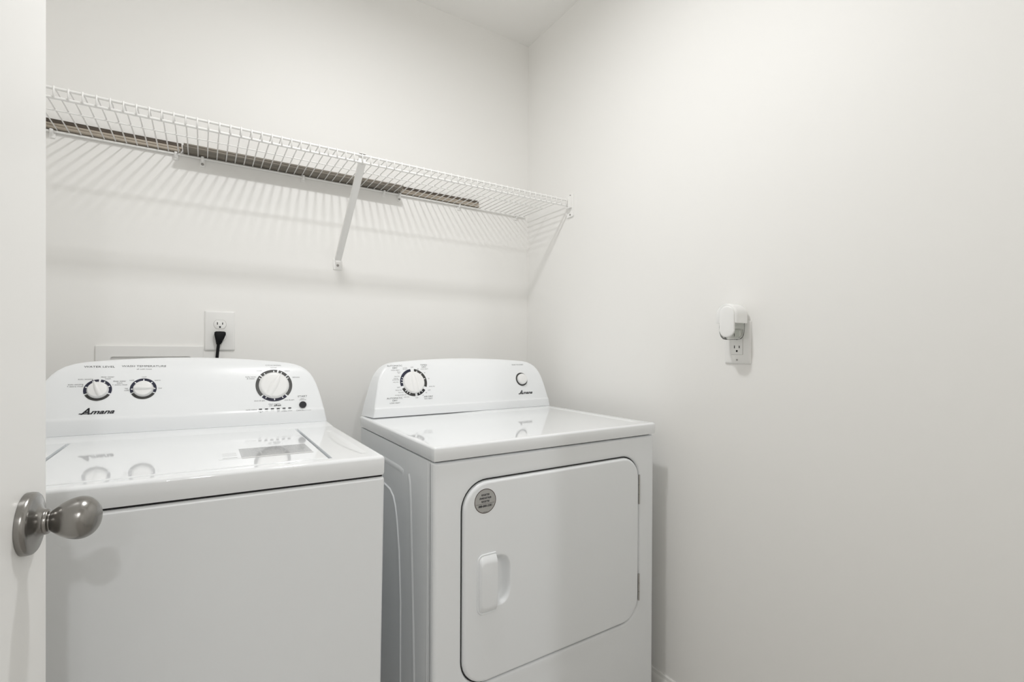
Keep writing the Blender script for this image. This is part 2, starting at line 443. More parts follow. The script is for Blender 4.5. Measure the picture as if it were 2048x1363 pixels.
bm = bmesh.new(); box(bm, (.085, -.716, .9151), (.222, -.606, .91525)); lab = finish(bm, 'lid_label', LABELG, lid, wo); lab['label'] = 'grey printed instruction label'
bm = bmesh.new()
for r in range(9):
    y = -.616-r*.0095
    for c in range(3):
        t = text_bm(['Keep the lid closed while', 'Do not overload the tub', 'Load dry items evenly in'][(r+c) % 3], .0052, 1.0, align='LEFT')
        add_bm(bm, t, lambda co: Vector((.090+c*.044+co.x*.62, y+co.y, .9154)))
finish(bm, 'label_print', mat('label_white_ink', (.6, .6, .6), .4), lid, wo)
mk_box('label_footer', (.085, -.7155, .9153), (.222, -.706, .9154), mat('label_light', (.72, .72, .72), .3), lid, wo)
bm = bmesh.new(); loft(bm, [[(x, y, z) for x, y in rrect(.045, .0845, -.712, -.612, .006)] for z in (.9151, .9153)], True, True)
tg = finish(bm, 'lid_tag', ENAMEL, lid, wo); tg['label'] = 'small white tag sticker'
mk_box('tag_print', (.052, -.702, .9153), (.078, -.700, .9154), TEXTINK, lid, wo)
bm = bmesh.new()
for r in range(4): box(bm, (.052, -.650-.010*r, .9153), (.078, -.6488-.010*r, .91535))
finish(bm, 'tag_small_print', FINEINK, lid, wo)

WP = smooth_prof([(-.2470, .900), (-.2452, .9515), (-.2405, .9590), (-.226, 1.0), (-.207, 1.05), (-.190, 1.084), (-.172, 1.103), (-.150, 1.113)])
wf = Face(WP)
whw = arch([(.9165, .3475), (.935, .3435), (.9565, .339), (.980, .334), (1.005, .328), (1.030, .3205), (1.050, .3125), (1.064, .3040), (1.076, .2930), (1.0855, .2790), (1.0925, .2610), (1.0965, .2420)], 1.1105)
wcon = console(wf, whw, 0, -.138, .001, washer, wo)
def seg(*a): return list(a)
dial_ring(wf, -.2108, 1.026, .0222, .0285, [(118, 242, GREYINK), (-111, 2, NAVY), (11, 110, NAVY)], [-72, -26, 31, 68], washer, wo)
knob(wf, -.2108, 1.026, .0208, .0165, -19, washer, wo, 1.20)
dial_ring(wf, -.1172, 1.027, .0222, .0288, [(119, 241, GREYINK), (-113, 113, NAVY)], [-92, -46, 0, 46, 91], washer, wo)
knob(wf, -.1172, 1.027, .0208, .0165, 92, washer, wo, 1.20)
LG = mat('mid_grey_ink', (.09, .09, .09), .16, coat=.4)
dial_ring(wf, .199, 1.0295, .0415, .0502, [(137, 223, NAVY), (52, 132, LG), (228, 308, LG), (313, 372, LG), (377, 408, LG)], [150, 180, 211, 60, 300, 325, 0, 28], washer, wo)
knob(wf, .199, 1.0295, .0397, .0135, 27, washer, wo, .97)
bm = bmesh.new(); lathe(bm, [(0, 0), (.0104, 0), (.0104, .004), (.0098, .0052), (0, .0058)], wf.mtx(.277, .9692, -.001), 32)
sb = finish(bm, 'start_button', INK, washer, wo, smooth=40); sb['label'] = 'round black start button'
for i in range(6):
    x = .1608+.01584*i
    bm = bmesh.new(); loft(bm, [[wf.at(x, .9612, u, v, o) for u, v in rrect(-.0043, .0043, -.0014, .0014, .0013, 4)] for o in (0, .0011)], False, True)
    finish(bm, 'indicator_light', INK, washer, wo)
L, R_, CN = 'LEFT', 'RIGHT', 'CENTER'
prints(wf, [('WATER LEVEL', -.2112, 1.0846, .0078, 1.27, CN), ('WASH TEMPERATURE', -.1180, 1.0862, .0078, 1.27, CN), ('START', .277, .9944, .0075, 1.25, CN)], TEXTINK, 'console_headings', washer, wo)
prints(wf, [('all cold rinses', -.1176, 1.0784, .0052, 1.15, CN),
    ('auto sensing', -.2216, 1.0534, .0054, 1.1, R_), ('auto sensing', -.2397, 1.0406, .0054, 1.1, R_), ('+ extra rinse', -.2397, 1.0357, .0054, 1.1, R_),
    ('deep water', -.1932, 1.0588, .0054, 1.1, CN), ('wash', -.1924, 1.0540, .0054, 1.1, CN),
    ('deep water', -.1680, 1.0477, .0054, 1.1, CN), ('wash', -.1676, 1.0430, .0054, 1.1, CN), ('+ extra rinse', -.1672, 1.0383, .0054, 1.1, CN),
    ('cool', -.117, 1.0578, .0052, 1.1, CN), ('cold', -.1428, 1.0494, .0052, 1.1, CN), ('warm', -.0873, 1.0487, .0052, 1.1, CN), ('hot', -.0807, 1.0276, .0052, 1.1, CN),
    ('tap', -.1528, 1.0286, .0052, 1.1, CN), ('cold', -.1524, 1.0236, .0052, 1.1, CN),
    ('bulky items', .1366, 1.0548, .0054, 1.1, CN), ('& sheets', .1366, 1.0498, .0054, 1.1, CN), ('normal', .1986, 1.0817, .0054, 1.1, CN), ('colors', .2365, 1.0720, .0054, 1.1, CN),
    ('towels', .1595, 1.0728, .0054, 1.1, CN), ('delicates', .2610, 1.0526, .0054, 1.1, CN), ('drain & spin', .1590, .9855, .0054, 1.1, CN), ('rinse & spin', .2395, .9852, .0054, 1.1, CN),
    ('clean washer', .1983, .9748, .0054, 1.15, CN), ('with', .1885, .9702, .0052, 1.1, CN), ('pause', .2768, .9880, .0040, 1.1, CN), ('unlock lid', .2774, .9842, .0044, 1.1, CN),
    ('CANCEL', .2685, .9532, .0052, 1.1, CN), ('hold 3 seconds', .2895, .9530, .0030, 1.1, CN), ('cycle status', .1515, .9606, .0054, 1.15, R_),
    ('sensing', .1608, .9560, .0040, 1.1, CN), ('fill', .1608, .9525, .0040, 1.1, CN), ('wash', .1766, .9565, .0040, 1.1, CN), ('rinse', .1925, .9566, .0040, 1.1, CN),
    ('final', .2083, .9568, .0040, 1.1, CN), ('spin', .2083, .9533, .0040, 1.1, CN), ('cycle', .2242, .9570, .0040, 1.1, CN), ('complete', .2242, .9535, .0040, 1.1, CN), ('lid', .2400, .9573, .0040, 1.1, CN), ('locked', .2400, .9538, .0040, 1.1, CN)],
    FINEINK, 'console_print', washer, wo)
prints(wf, [('CYCLE SIGNAL', .199, 1.0885, .0055, 1.2, CN)], FINEINK, 'console_heading', washer, wo)
bm = bmesh.new(); t = text_bm('affresh', .0066, 1.1, shear=.4, bold=.00015); add_bm(bm, t, lambda co: wf.at(.206, .9702, co.x, co.y, .0008)); finish(bm, 'console_script', GREYINK, washer, wo)
logo(wf, -.2095, .9705, .064, washer, wo)

# ------------------------------------------------------------------ dryer
DXC, DYC = -.4460, -.51
dryer = empty('clothes_dryer', (DXC, DYC, 0), 'white front-loading clothes dryer between the washer and the right wall', 'dryer')
do = (DXC, DYC, 0)
X0, X1, YD = -.8140, -.0780, -.8130
def sstep(v): v = min(1, max(0, v)); return v*v*(3-2*v)
def sheet_top(name, x0, x1, y0, y1, zt, zb, rad, hfun, nx, ny, m, parent, off):
    """pressed sheet-metal top: height field, rolled edge, skirt"""
    bm = bmesh.new(); xs = [x0+rad+(x1-x0-2*rad)*i/nx for i in range(nx+1)]; ys = [y0+rad+(y1-y0-2*rad)*j/ny for j in range(ny+1)]
    g = [[bm.verts.new((x, y, zt+hfun(x, y))) for x in xs] for y in ys]
    for j in range(ny):
        for i in range(nx): bm.faces.new((g[j][i], g[j][i+1], g[j+1][i+1], g[j+1][i]))
    per = g[0][:]+[r[-1] for r in g[1:-1]]+g[-1][::-1]+[r[0] for r in g[-2:0:-1]]; prev = per
    for k in range(1, 8):
        a = math.pi/2*min(k, 5)/5; ex = rad*math.sin(a) - (0, 0, 0, 0, 0, 0, .0003, .0020)[k]; zz = zt-rad*(1-math.cos(a)) if k < 6 else zb+(.0022 if k == 6 else 0)
        cur = []
        for v0 in per:
            d = Vector((0, 0, 0))
            if v0.co.y <= ys[0]+1e-6: d.y = -1
            if v0.co.y >= ys[-1]-1e-6: d.y = 1
            if v0.co.x <= xs[0]+1e-6: d.x = -1
            if v0.co.x >= xs[-1]-1e-6: d.x = 1
            if d.length > 1.1: d *= .80
            cur.append(bm.verts.new((v0.co.x+d.x*ex, v0.co.y+d.y*ex, zz)))
        for i in range(len(cur)): bm.faces.new((prev[i], prev[(i+1) % len(cur)], cur[(i+1) % len(cur)], cur[i]))
        prev = cur
    bm.faces.new(prev)
    return finish(bm, name, m, parent, off, smooth=40)
def dryer_top(x, y):
    e = min(sstep((-.118-x)/.012), sstep((-.338-y)/.012))
    return .0022*(1-e)*sstep((x+.56)/.20)*sstep((y+.80)/.06)*sstep((-.080-x)/.020) + 0
sheet_top('top_panel', -.8158, -.0764, -.8172, -.2035, .9128, .8790, .0062, dryer_top, 150, 110, ENAMEL, dryer, do)
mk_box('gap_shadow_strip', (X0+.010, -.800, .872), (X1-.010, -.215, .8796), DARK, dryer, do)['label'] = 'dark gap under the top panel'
# side and back sheet of the cabinet
bm = bmesh.new(); box(bm, (X0, -.794, .030), (X1, -.212, .8755)); finish(bm, 'cabinet', BODY, dryer, do)
# front panel with a rounded opening for the door
DX_0, DX_1, DZ_0, DZ_1, DR = -.7385, -.1458, .3265, .8172, .066
bm = bmesh.new()
def lay(x0, x1, z0, z1, r, y): return [(x, y, z) for x, z in rrect(x0, x1, z0, z1, r, 10)]
g = .0035
layers = [lay(X0, X1, .030, .8745, .003, -.792), lay(X0, X1, .030, .8745, .003, YD+.010)]
for k in range(1, 5):
    a = math.pi/2*k/4; layers.append(lay(X0+.010*(1-math.cos(a)), X1-.010*(1-math.cos(a)), .030+.010*(1-math.cos(a)), .8745-.008*(1-math.cos(a)), .003, YD+.010*(1-math.sin(a))))
layers.append(lay(DX_0-g-.013, DX_1+g+.013, DZ_0-g-.013, DZ_1+g+.013, DR+.016, YD))
for k in range(1, 6):
    a = math.pi/2*k/5; e = .0085*(1-math.sin(a)); layers.append(lay(DX_0-g-e, DX_1+g+e, DZ_0-g-e, DZ_1+g+e, DR+g+e, YD+.0085*(1-math.cos(a))))
layers.append(lay(DX_0-g, DX_1+g, DZ_0-g, DZ_1+g, DR+g, YD+.0185))
loft(bm, layers, False, True)
finish(bm, 'front_panel', BODY, dryer, do, smooth=50, wn=True)
# stamped relief on the left side sheet
def rib(pts, w, h):
    bm = bmesh.new(); P = [Vector(p) for p in pts]; L = []
    for i, p in enumerate(P):
        d = (P[min(i+1, len(P)-1)]-P[max(i-1, 0)]).normalized(); n = Vector((-d.y, d.x))
        L.append([(X0+.0005, *(p+n*w)), (X0-h*.7, *(p+n*w*.5)), (X0-h, *p), (X0-h*.7, *(p-n*w*.5)), (X0+.0005, *(p-n*w))])
    loft(bm, L, True, True); ob = finish(bm, 'side_rib', BODY, dryer, do, smooth=60); ob['label'] = 'pressed rib in the cabinet side'
rib([(-0.2360, 0.7470), (-0.4660, 0.7465), (-0.5110, 0.7430), (-0.5390, 0.7300), (-0.5560, 0.7070), (-0.5680, 0.6750), (-0.5860, 0.5950), (-0.5980, 0.4650), (-0.5980, 0.2450), (-0.5860, 0.1150)], .0045, .0030)
rib([(-0.6540, 0.8170), (-0.6630, 0.7950), (-0.6680, 0.7550), (-0.6760, 0.6350), (-0.6890, 0.4450), (-0.6980, 0.2450), (-0.7010, 0.1150)], .0085, .0026)
rib([(-0.2360, 0.8170), (-0.5860, 0.8170), (-0.6140, 0.8130)], .0100, .0018)
rib([(-.7770, .870), (-.7770, .04)], .0012, .0008)
for sx in (X0+.06, X1-.06):
    for yy in (-.75, -.27):
        bm = bmesh.new(); lathe(bm, [(0, .0005), (.022, .0005), (.022, .014), (.012, .018), (.009, .040), (0, .040)], Matrix.Translation((sx, yy, 0)), 20)
        finish(bm, 'foot', BLACK, dryer, do, smooth=40)
# door
SX0, SX1, SZ0, SZ1 = -.6512, -.6035, .5000, .6340      # patch that holds the finger scoop
YDD = YD-.0030
bm = bmesh.new(); layers = [lay(DX_0, DX_1, DZ_0, DZ_1, DR, YDD+.020), lay(DX_0, DX_1, DZ_0, DZ_1, DR, YDD+.010)]
for k in range(1, 6):
    a = math.pi/2*k/5; e = .008*(1-math.cos(a)); layers.append(lay(DX_0+e, DX_1-e, DZ_0+e, DZ_1-e, DR-e, YDD+.010*(1-math.sin(a))))
rings = loft(bm, layers)
nx, nz = 36, 80
G = []
for j in range(nz+1):
    row = []
    for i in range(nx+1):
        x = SX0+(SX1-SX0)*i/nx; z = SZ0+(SZ1-SZ0)*j/nz
        q = abs((x-SX0)/.0460)**3.2+abs((z-(SZ0+SZ1)/2)/.0640)**3.2
        t = min(1, max(0, 1-q)/.80); d = .021*t*t*(3-2*t)
        row.append(bm.verts.new((x, YDD+d, z)))
    G.append(row)
for j in range(nz):
    for i in range(nx): bm.faces.new((G[j][i], G[j][i+1], G[j+1][i+1], G[j+1][i]))
bm.edges.ensure_lookup_table()
bm.edges.index_update()
per = G[0][:]+[r[-1] for r in G[1:-1]]+G[-1][::-1]+[r[0] for r in G[-2:0:-1]]
# the straight left edge of the patch must lie in the door plane: close it with a wall of faces
leftcol = [r[0] for r in G]; flat = [G[0][0]]+[bm.verts.new((SX0, YDD, v.co.z)) for v in leftcol[1:-1]]+[G[-1][0]]
for j in range(nz):
    q = [leftcol[j], leftcol[j+1], flat[j+1], flat[j]]
    uq = []
    for v in q:
        if v not in uq: uq.append(v)
    if len(uq) > 2: bm.faces.new(uq)
per = G[0][:]+[r[-1] for r in G[1:-1]]+G[-1][::-1]+flat[-2:0:-1]
es = []
for loop in (rings[-1], per):
    for i in range(len(loop)):
        a, b = loop[i], loop[(i+1) % len(loop)]
        e = bm.edges.get((a, b)) or bm.edges.new((a, b)); es.append(e)
bmesh.ops.triangle_fill(bm, use_beauty=True, edges=es, normal=(0, -1, 0))
ddoor = finish(bm, 'door', BODY, dryer, do, smooth=50, wn=True)
bm = bmesh.new()  # dark-coloured ring set in the door gap, standing in for its shade
loft(bm, [lay(DX_0-g-.0002, DX_1+g+.0002, DZ_0-g-.0002, DZ_1+g+.0002, DR+g, YD+.0075), lay(DX_0+.0002, DX_1-.0002, DZ_0+.0002, DZ_1-.0002, DR, YD+.0075)])
gap_ring = finish(bm, 'door_gap_shade', mat('gap_shade_dark', (.03, .03, .03), .7), dryer, do); gap_ring['label'] = 'dark ring put in for the shade in the gap around the door'
# pull: raised shell left of the scoop, with a thin rim
bm = bmesh.new()
def pl(ix, iz, y, right=-.6505):
    r = max(.017-ix*.8, .004); pts = rrect(-.7020+ix, right, .4940+iz, .6405-iz, 0, 6, rr=(r, .0012, .0012, r))
    return [(x, y, z) for x, z in pts]
layers = [pl(0, 0, YDD+.001), pl(0, 0, YDD-.0015), pl(.0010, .0010, YDD-.0026), pl(.0028, .0030, YDD-.0026), pl(.0036, .0040, YDD-.0014), pl(.0042, .0048, YDD-.0030)]
for k in range(1, 7):
    t = k/6; a = t*math.pi/2
    layers.append(pl(.0042+.0040*math.sin(a), .0048+.0180*t, YDD-.0030-.0075*math.sin(a)))
loft(bm, layers, True, True)
h = finish(bm, 'handle', BODY, ddoor, do, smooth=24); h['label'] = 'raised white finger pull'
for z0, z1 in ((.6707, .7602), (.379, .4597)):
    bm = bmesh.new()
    for k in range(3):
        a = z0+(z1-z0)*k/3; tube(bm, [(DX_1+.0015, YDD+.002, a+.0006), (DX_1+.0015, YDD+.002, a+(z1-z0)/3-.0006)], .0028, 10)
    hg = finish(bm, 'hinge', STEEL, dryer, do, smooth=40); hg['label'] = 'small steel barrel hinge'
# round sticker
sc, sr = (-.6805, .7690), .0299
def on_door(u, v, o): return Vector((sc[0]+u, YDD-o, sc[1]+v))
bm = bmesh.new(); n = 48
loft(bm, [[on_door(sr*math.cos(2*math.pi*i/n), sr*math.sin(2*math.pi*i/n), o) for i in range(n)] for o in (.00005, .0003)], False, True)
st = finish(bm, 'sticker', STICK, ddoor, do); st['label'] = 'round silver sticker with dark border'
bm = bmesh.new()
A = [bm.verts.new(on_door(sr*math.cos(2*math.pi*i/n), sr*math.sin(2*math.pi*i/n), .0004)) for i in range(n)]
B = [bm.verts.new(on_door(sr*.945*math.cos(2*math.pi*i/n), sr*.945*math.sin(2*math.pi*i/n), .0004)) for i in range(n)]
for i in range(n): bm.faces.new((A[i], A[(i+1) % n], B[(i+1) % n], B[i]))
finish(bm, 'sticker_border', mat('brown_ink', (.07, .045, .035), .5), ddoor, do)
bm = bmesh.new()
for txt, v, s, wd, shr in [('REGISTER', .0150, .0062, .86, .18), ('ENREGISTRER', .0070, .0062, .86, .18), ('REGISTRE', -.0010, .0062, .86, .18), ('888-800-3381', -.0120, .0074, .92, .18), ('amana.com', -.0262, .0022, 1.1, 0)]:
    t = text_bm(txt, s, wd, shear=shr, bold=s*.035); add_bm(bm, t, lambda co: on_door(co.x, v+co.y, .0005))
bm.faces.new([bm.verts.new(on_door(u, v, .0005)) for u, v in ((-.0255, -.0066), (.0255, -.0066), (.0255, -.0060), (-.0255, -.0060))])
finish(bm, 'sticker_print', INK, ddoor, do)
# console
DP = smooth_prof([(-.2962, .900), (-.2948, .9420), (-.2905, .9495), (-.279, 1.0), (-.263, 1.05), (-.248, 1.082), (-.233, 1.098), (-.214, 1.106)])
df = Face(DP, -.0040, .0016)
dhw = arch([(.9155, .3540), (.935, .3505), (.9525, .3475), (.975, .3430), (1.000, .3375), (1.025, .3315), (1.045, .3250), (1.060, .3165), (1.072, .3065), (1.081, .2940), (1.0875, .2790), (1.0915, .2600)], 1.1035)
console(df, dhw, -.4445, -.2045, .0125, dryer, do)
dial_ring(df, -.6495, 1.0225, .0385, .0478, [(255, 352, NAVY), (8, 112, GREYINK), (126, 168, INK), (178, 244, GREYINK)], [], dryer, do)
for a in (294, 283, 271, 22, 45, 74, 141, 156, 205, 218, 228):
    bm = bmesh.new(); ring_mesh(bm, df, -.6495, 1.0225, .0385, .0440, a-1.7, a+1.7, .0010); finish(bm, 'dial_mark', PLAST, dryer, do)
knob(df, -.6495, 1.0225, .0372, .0125, -6, dryer, do, .98)
bm = bmesh.new(); ring_mesh(bm, df, -.2085, 1.0205, .0170, .0262, 0, 360); rg = finish(bm, 'button_ring', GREYINK, dryer, do); rg['label'] = 'dark ring around the start button'
bm = bmesh.new(); lathe(bm, [(0, 0), (.0205, 0), (.0205, .0095), (.0195, .0125), (.0170, .0142), (.010, .0150), (0, .0152)], df.mtx(-.2085, 1.0205, -.002), 40)
finish(bm, 'start_button', KNOBW, dryer, do, smooth=40)['label'] = 'round white push button'
prints(df, [('AUTOMATIC', -.7083, 1.0785, .0077, 1.2, CN), ('DRY', -.7089, 1.0712, .0077, 1.15, CN), ('TIMED', -.6040, 1.0800, .0077, 1.15, CN), ('DRY', -.6045, 1.0732, .0077, 1.15, CN),
    ('AUTOMATIC', -.7200, .9728, .0077, 1.2, CN), ('DRY', -.7199, .9652, .0077, 1.15, CN), ('LOW HEAT', -.7205, .9572, .0060, 1.15, CN), ('AIR DRY', -.6011, .9730, .0077, 1.15, CN), ('NO HEAT', -.6016, .9660, .0060, 1.15, CN),
    ('PUSH TO START', -.2132, 1.0758, .0066, 1.12, CN)], TEXTINK, 'console_headings', dryer, do)
prints(df, [('HIGH HEAT', -.7087, 1.0640, .0052, 1.1, CN), ('LOW HEAT', -.6048, 1.0662, .0050, 1.1, CN), ('wrinkle', -.6739, 1.0716, .0048, 1.1, CN), ('prevent', -.6739, 1.0672, .0048, 1.1, CN),
    ('damp', -.6980, 1.0582, .0048, 1.1, CN), ('dry', -.6980, 1.0538, .0048, 1.1, CN), ('less dry', -.7058, 1.0440, .0052, 1.1, CN), ('energy', -.7105, 1.0373, .0052, 1.1, CN), ('preferred', -.7115, 1.0325, .0052, 1.1, CN), ('very dry', -.7121, 1.0249, .0052, 1.1, CN),
    ('damp dry', -.7053, .9989, .0052, 1.1, CN), ('less dry', -.6975, .9908, .0052, 1.1, CN), ('energy preferred', -.6990, .9826, .0052, 1.1, CN), ('very dry', -.6793, .9754, .0052, 1.1, CN),
    ('60', -.6284, 1.0668, .0052, 1.1, CN), ('40', -.6060, 1.0533, .0052, 1.1, CN), ('30', -.5940, 1.0334, .0052, 1.1, CN), ('damp dry', -.5850, 1.0070, .0052, 1.1, CN), ('20', -.6080, .9866, .0052, 1.1, CN), ('10', -.6210, .9782, .0052, 1.1, CN),
    ('OFF', -.6484, 1.0727, .0052, 1.15, CN), ('OFF', -.7045, 1.0073, .0052, 1.15, CN), ('OFF', -.6434, .9706, .0052, 1.15, CN), ('OFF', -.5965, .9942, .0052, 1.15, CN)], FINEINK, 'console_print', dryer, do)
logo(df, -.2000, .9680, .060, dryer, do)

# ------------------------------------------------------------------ wire shelf
SZ, SD, SP = 1.7440, .3150, .0254
shelf = empty('wire_shelf', (-.9, -.16, SZ), 'long white coated wire shelf running along the back wall', 'shelf')
so = (-.9, -.16, SZ)
bm = bmesh.new(); tube(bm, [(0, -.003, SZ), (0, -SD+.003, SZ), (0, -SD, SZ-.003), (0, -SD, SZ-.028)], .00175, 6)
bmesh.ops.translate(bm, verts=bm.verts, vec=-Vector((0, -.16, SZ)))
for f in bm.faces: f.smooth = True
wme = bpy.data.meshes.new('wire'); bm.to_mesh(wme); bm.free(); wme.materials.append(WIRE)
x = -1.5509
while x > -1.785: x -= SP
x += SP
while x < -.022:
    link('wire', wme, WIRE, shelf, (x+.9, 0, 0)); x += SP
for nm, y, z, r in (('front_rod', -SD+.0050, SZ-.0040, .0036), ('lip_rod', -SD+.0050, SZ-.0260, .0036), ('middle_rod', -.168, SZ-.0033, .0019), ('back_rod', -.0068, SZ-.0042, .0034)):
    bm = bmesh.new(); tube(bm, [(-1.796, y, z), (-.0185 if nm != 'middle_rod' else -.030, y, z)], r, 10); finish(bm, nm, WIRE, shelf, so, smooth=50)
# diagonal support
br = empty('shelf_support_bracket', (-.842, -.004, 1.44), 'white diagonal metal brace from the shelf front down to the back wall', 'bracket'); bo = (-.842, -.004, 1.44)
def brace_pt(t): return Vector((-.843+.004*t, -.010-(SD-.012-.010)*t, 1.460+(SZ-.030-1.460)*t))
bm = bmesh.new(); d = (brace_pt(1)-brace_pt(0)).normalized(); s = Vector((1, 0, 0)); nn = s.cross(d).normalized()
if nn.y > 0: nn = -nn
prof = [(-.0110, .008), (-.0110, -.001), (-.0095, -.0022), (.0095, -.0022), (.0110, -.001), (.0110, .008), (.0094, .008), (.0094, 0), (-.0094, 0), (-.0094, .008)]
loft(bm, [[brace_pt(t)+s*a-nn*b for a, b in prof] for t in (0, .03, 1)], True, True)
finish(bm, 'arm', WIRE, br, bo, smooth=40)
bm = bmesh.new(); rbox(bm, (-.859, -.0042, 1.4260), (-.8270, -.0004, 1.4640), .0016, 2); finish(bm, 'foot_plate', WIRE, br, bo, smooth=40)
bm = bmesh.new(); lathe(bm, [(0, 0), (.0045, 0), (.0042, .0016), (.0026, .0024), (0, .0024)], Matrix.Translation((-.843, -.0042, 1.4415)) @ Matrix.Rotation(math.radians(90), 4, 'X'), 20); finish(bm, 'screw', SCREW, br, bo, smooth=40)
bm = bmesh.new(); rbox(bm, (-.8505, -SD+.0075, SZ-.0325), (-.8275, -SD+.0100, SZ+.0010), .0008, 2); box(bm, (-.8490, -SD-.0006, SZ+.0008), (-.8290, -SD+.0095, SZ+.0026)); finish(bm, 'hook', WIRE, br, bo, smooth=40)
# end bracket on the right wall
eb = empty('shelf_end_bracket', (-.002, -.305, 1.72), 'white end bracket screwed to the right wall at the shelf front', 'bracket'); eo = (-.002, -.305, 1.72)
bm = bmesh.new(); pts = rrect(-.3290, -.2900, 1.6750, 1.7675, .003, 4); loft(bm, [[(xx, y, z) for y, z in pts] for xx in (-.0004, -.0055)], True, True); finish(bm, 'wall_plate', WIRE, eb, eo, smooth=40)
bm = bmesh.new(); pts = rrect(-.3250, -.2980, 1.7090, 1.7560, .003, 4); loft(bm, [[(xx, y, z) for y, z in pts] for xx in (-.0055, -.0175)], True, True); finish(bm, 'rod_cup', WIRE, eb, eo, smooth=40)
bm = bmesh.new(); box(bm, (-.0230, -.3195, 1.7060), (-.0178, -.3030, 1.7100)); box(bm, (-.0230, -.3195, 1.7100), (-.0178, -.3175, 1.7480)); finish(bm, 'cup_lip', WIRE, eb, eo)
for z in (1.7615, 1.6840):
    bm = bmesh.new(); lathe(bm, [(0, 0), (.0036, 0), (.0034, .0012), (0, .0020)], Matrix.Translation((-.0055, -.3115, z)) @ Matrix.Rotation(math.radians(-90), 4, 'Y'), 16); finish(bm, 'screw', SCREW, eb, eo, smooth=40)
# wall clips
clips = [(-1.6133, 0), (-1.3293, 0), (-1.2598, 1), (-.9613, 0), (-.6732, 0), (-.6116, 1), (-.3531, 0), (-.0671, 0)]
wh = ['leftmost, beside the open door edge', 'left of the screwed clip nearer the door', 'with a screw, nearer the door', 'left of the diagonal brace', 'left of the screwed clip past the brace', 'with a screw, past the diagonal brace', 'between the brace and the corner', 'rightmost, beside the room corner']
for (cx, scr), wt in zip(clips, wh):
    c = empty('shelf_wall_clip', (cx, 0, SZ), 'small white shelf clip, '+wt, 'clip', 'clips holding the back of the wire shelf'); co = (cx, 0, SZ)
    bm = bmesh.new()
    rbox(bm, (cx-.0068, -.0040, SZ-.0300 if scr else SZ-.0220), (cx+.0068, -.0004, SZ+.0040), .0012, 2)
    tube(bm, [(cx, -.0025, SZ-.0120), (cx, -.0085, SZ-.0115), (cx, -.0128, SZ-.0075), (cx, -.0128, SZ-.0005)], .0042, 8)
    finish(bm, 'clip_body', WIRE, c, co, smooth=45)
    bm = bmesh.new(); lathe(bm, [(0, 0), (.0042 if scr else .0024, 0), (.0036 if scr else .0020, .0012), (0, .0018)], Matrix.Translation((cx, -.0040, SZ-.0215 if scr else SZ-.0180)) @ Matrix.Rotation(math.radians(90), 4, 'X'), 16)
    finish(bm, 'screw', SCREW if scr else WIRE, c, co, smooth=40)

# boards lying at the back of the shelf
def board(name, x0, x1, y0, y1, z0, z1, m, label, group=None, ry=0):
    bm = bmesh.new(); o = ((x0+x1)/2, (y0+y1)/2, z0); rbox(bm, (x0, y0, z0), (x1, y1, z1), .0012, 1)
    ob = finish(bm, name, m, None, o, smooth=30); ob.location = o
    return tag(ob, label, 'board', group)
zb = SZ+.0017
board('wood_strip', -1.780, -1.3180, -.0165, -.0012, zb, zb+.0075, WOODT, 'lowest tan wood strip in the stack on the shelf nearest the door')
board('wood_strip', -1.778, -1.3135, -.0160, -.0012, zb+.0082, zb+.0152, WOODT, 'middle tan wood strip in the stack on the shelf nearest the door')
board('wood_strip', -1.779, -1.3150, -.0130, -.0012, zb+.0160, zb+.0270, WOODD, 'dark brown wood strip topping the stack on the shelf nearest the door')
board('wood_board', -1.3100, -.6165, -.0640, -.0012, zb, zb+.0062, WOODG, 'flat grey-brown board on the shelf behind the diagonal brace, lower one')
board('wood_board', -1.3080, -.6150, -.0625, -.0012, zb+.0068, zb+.0135, WOODG, 'flat grey-brown board on the shelf behind the diagonal brace, upper one')
board('wood_strip', -.6120, -.2620, -.0165, -.0012, zb, zb+.0075, WOODT, 'lowest tan wood strip in the stack on the shelf nearest the corner')
board('wood_strip', -.6100, -.2640, -.0160, -.0012, zb+.0082, zb+.0152, WOODT, 'middle tan wood strip in the stack on the shelf nearest the corner')
board('wood_strip', -.6090, -.2630, -.0130, -.0012, zb+.0160, zb+.0270, WOODD, 'dark brown wood strip topping the stack on the shelf nearest the corner')

# ------------------------------------------------------------------ outlets
def plate(name, frame, w, h, m, parent, off, t=.0055):
    """frame(u, v, o): point u across, v up, o out of the wall"""
    bm = bmesh.new(); L = []
    for ins, o in ((0, .0003), (0, .0018), (.0012, .0036), (.0035, .0050), (.0060, t)):
        L.append([frame(u, v, o) for u, v in rrect(-w/2+ins, w/2-ins, -h/2+ins, h/2-ins, max(.004-ins*.4, .001), 5)])
    loft(bm, L, False, True); return finish(bm, name, m, parent, off, smooth=30)
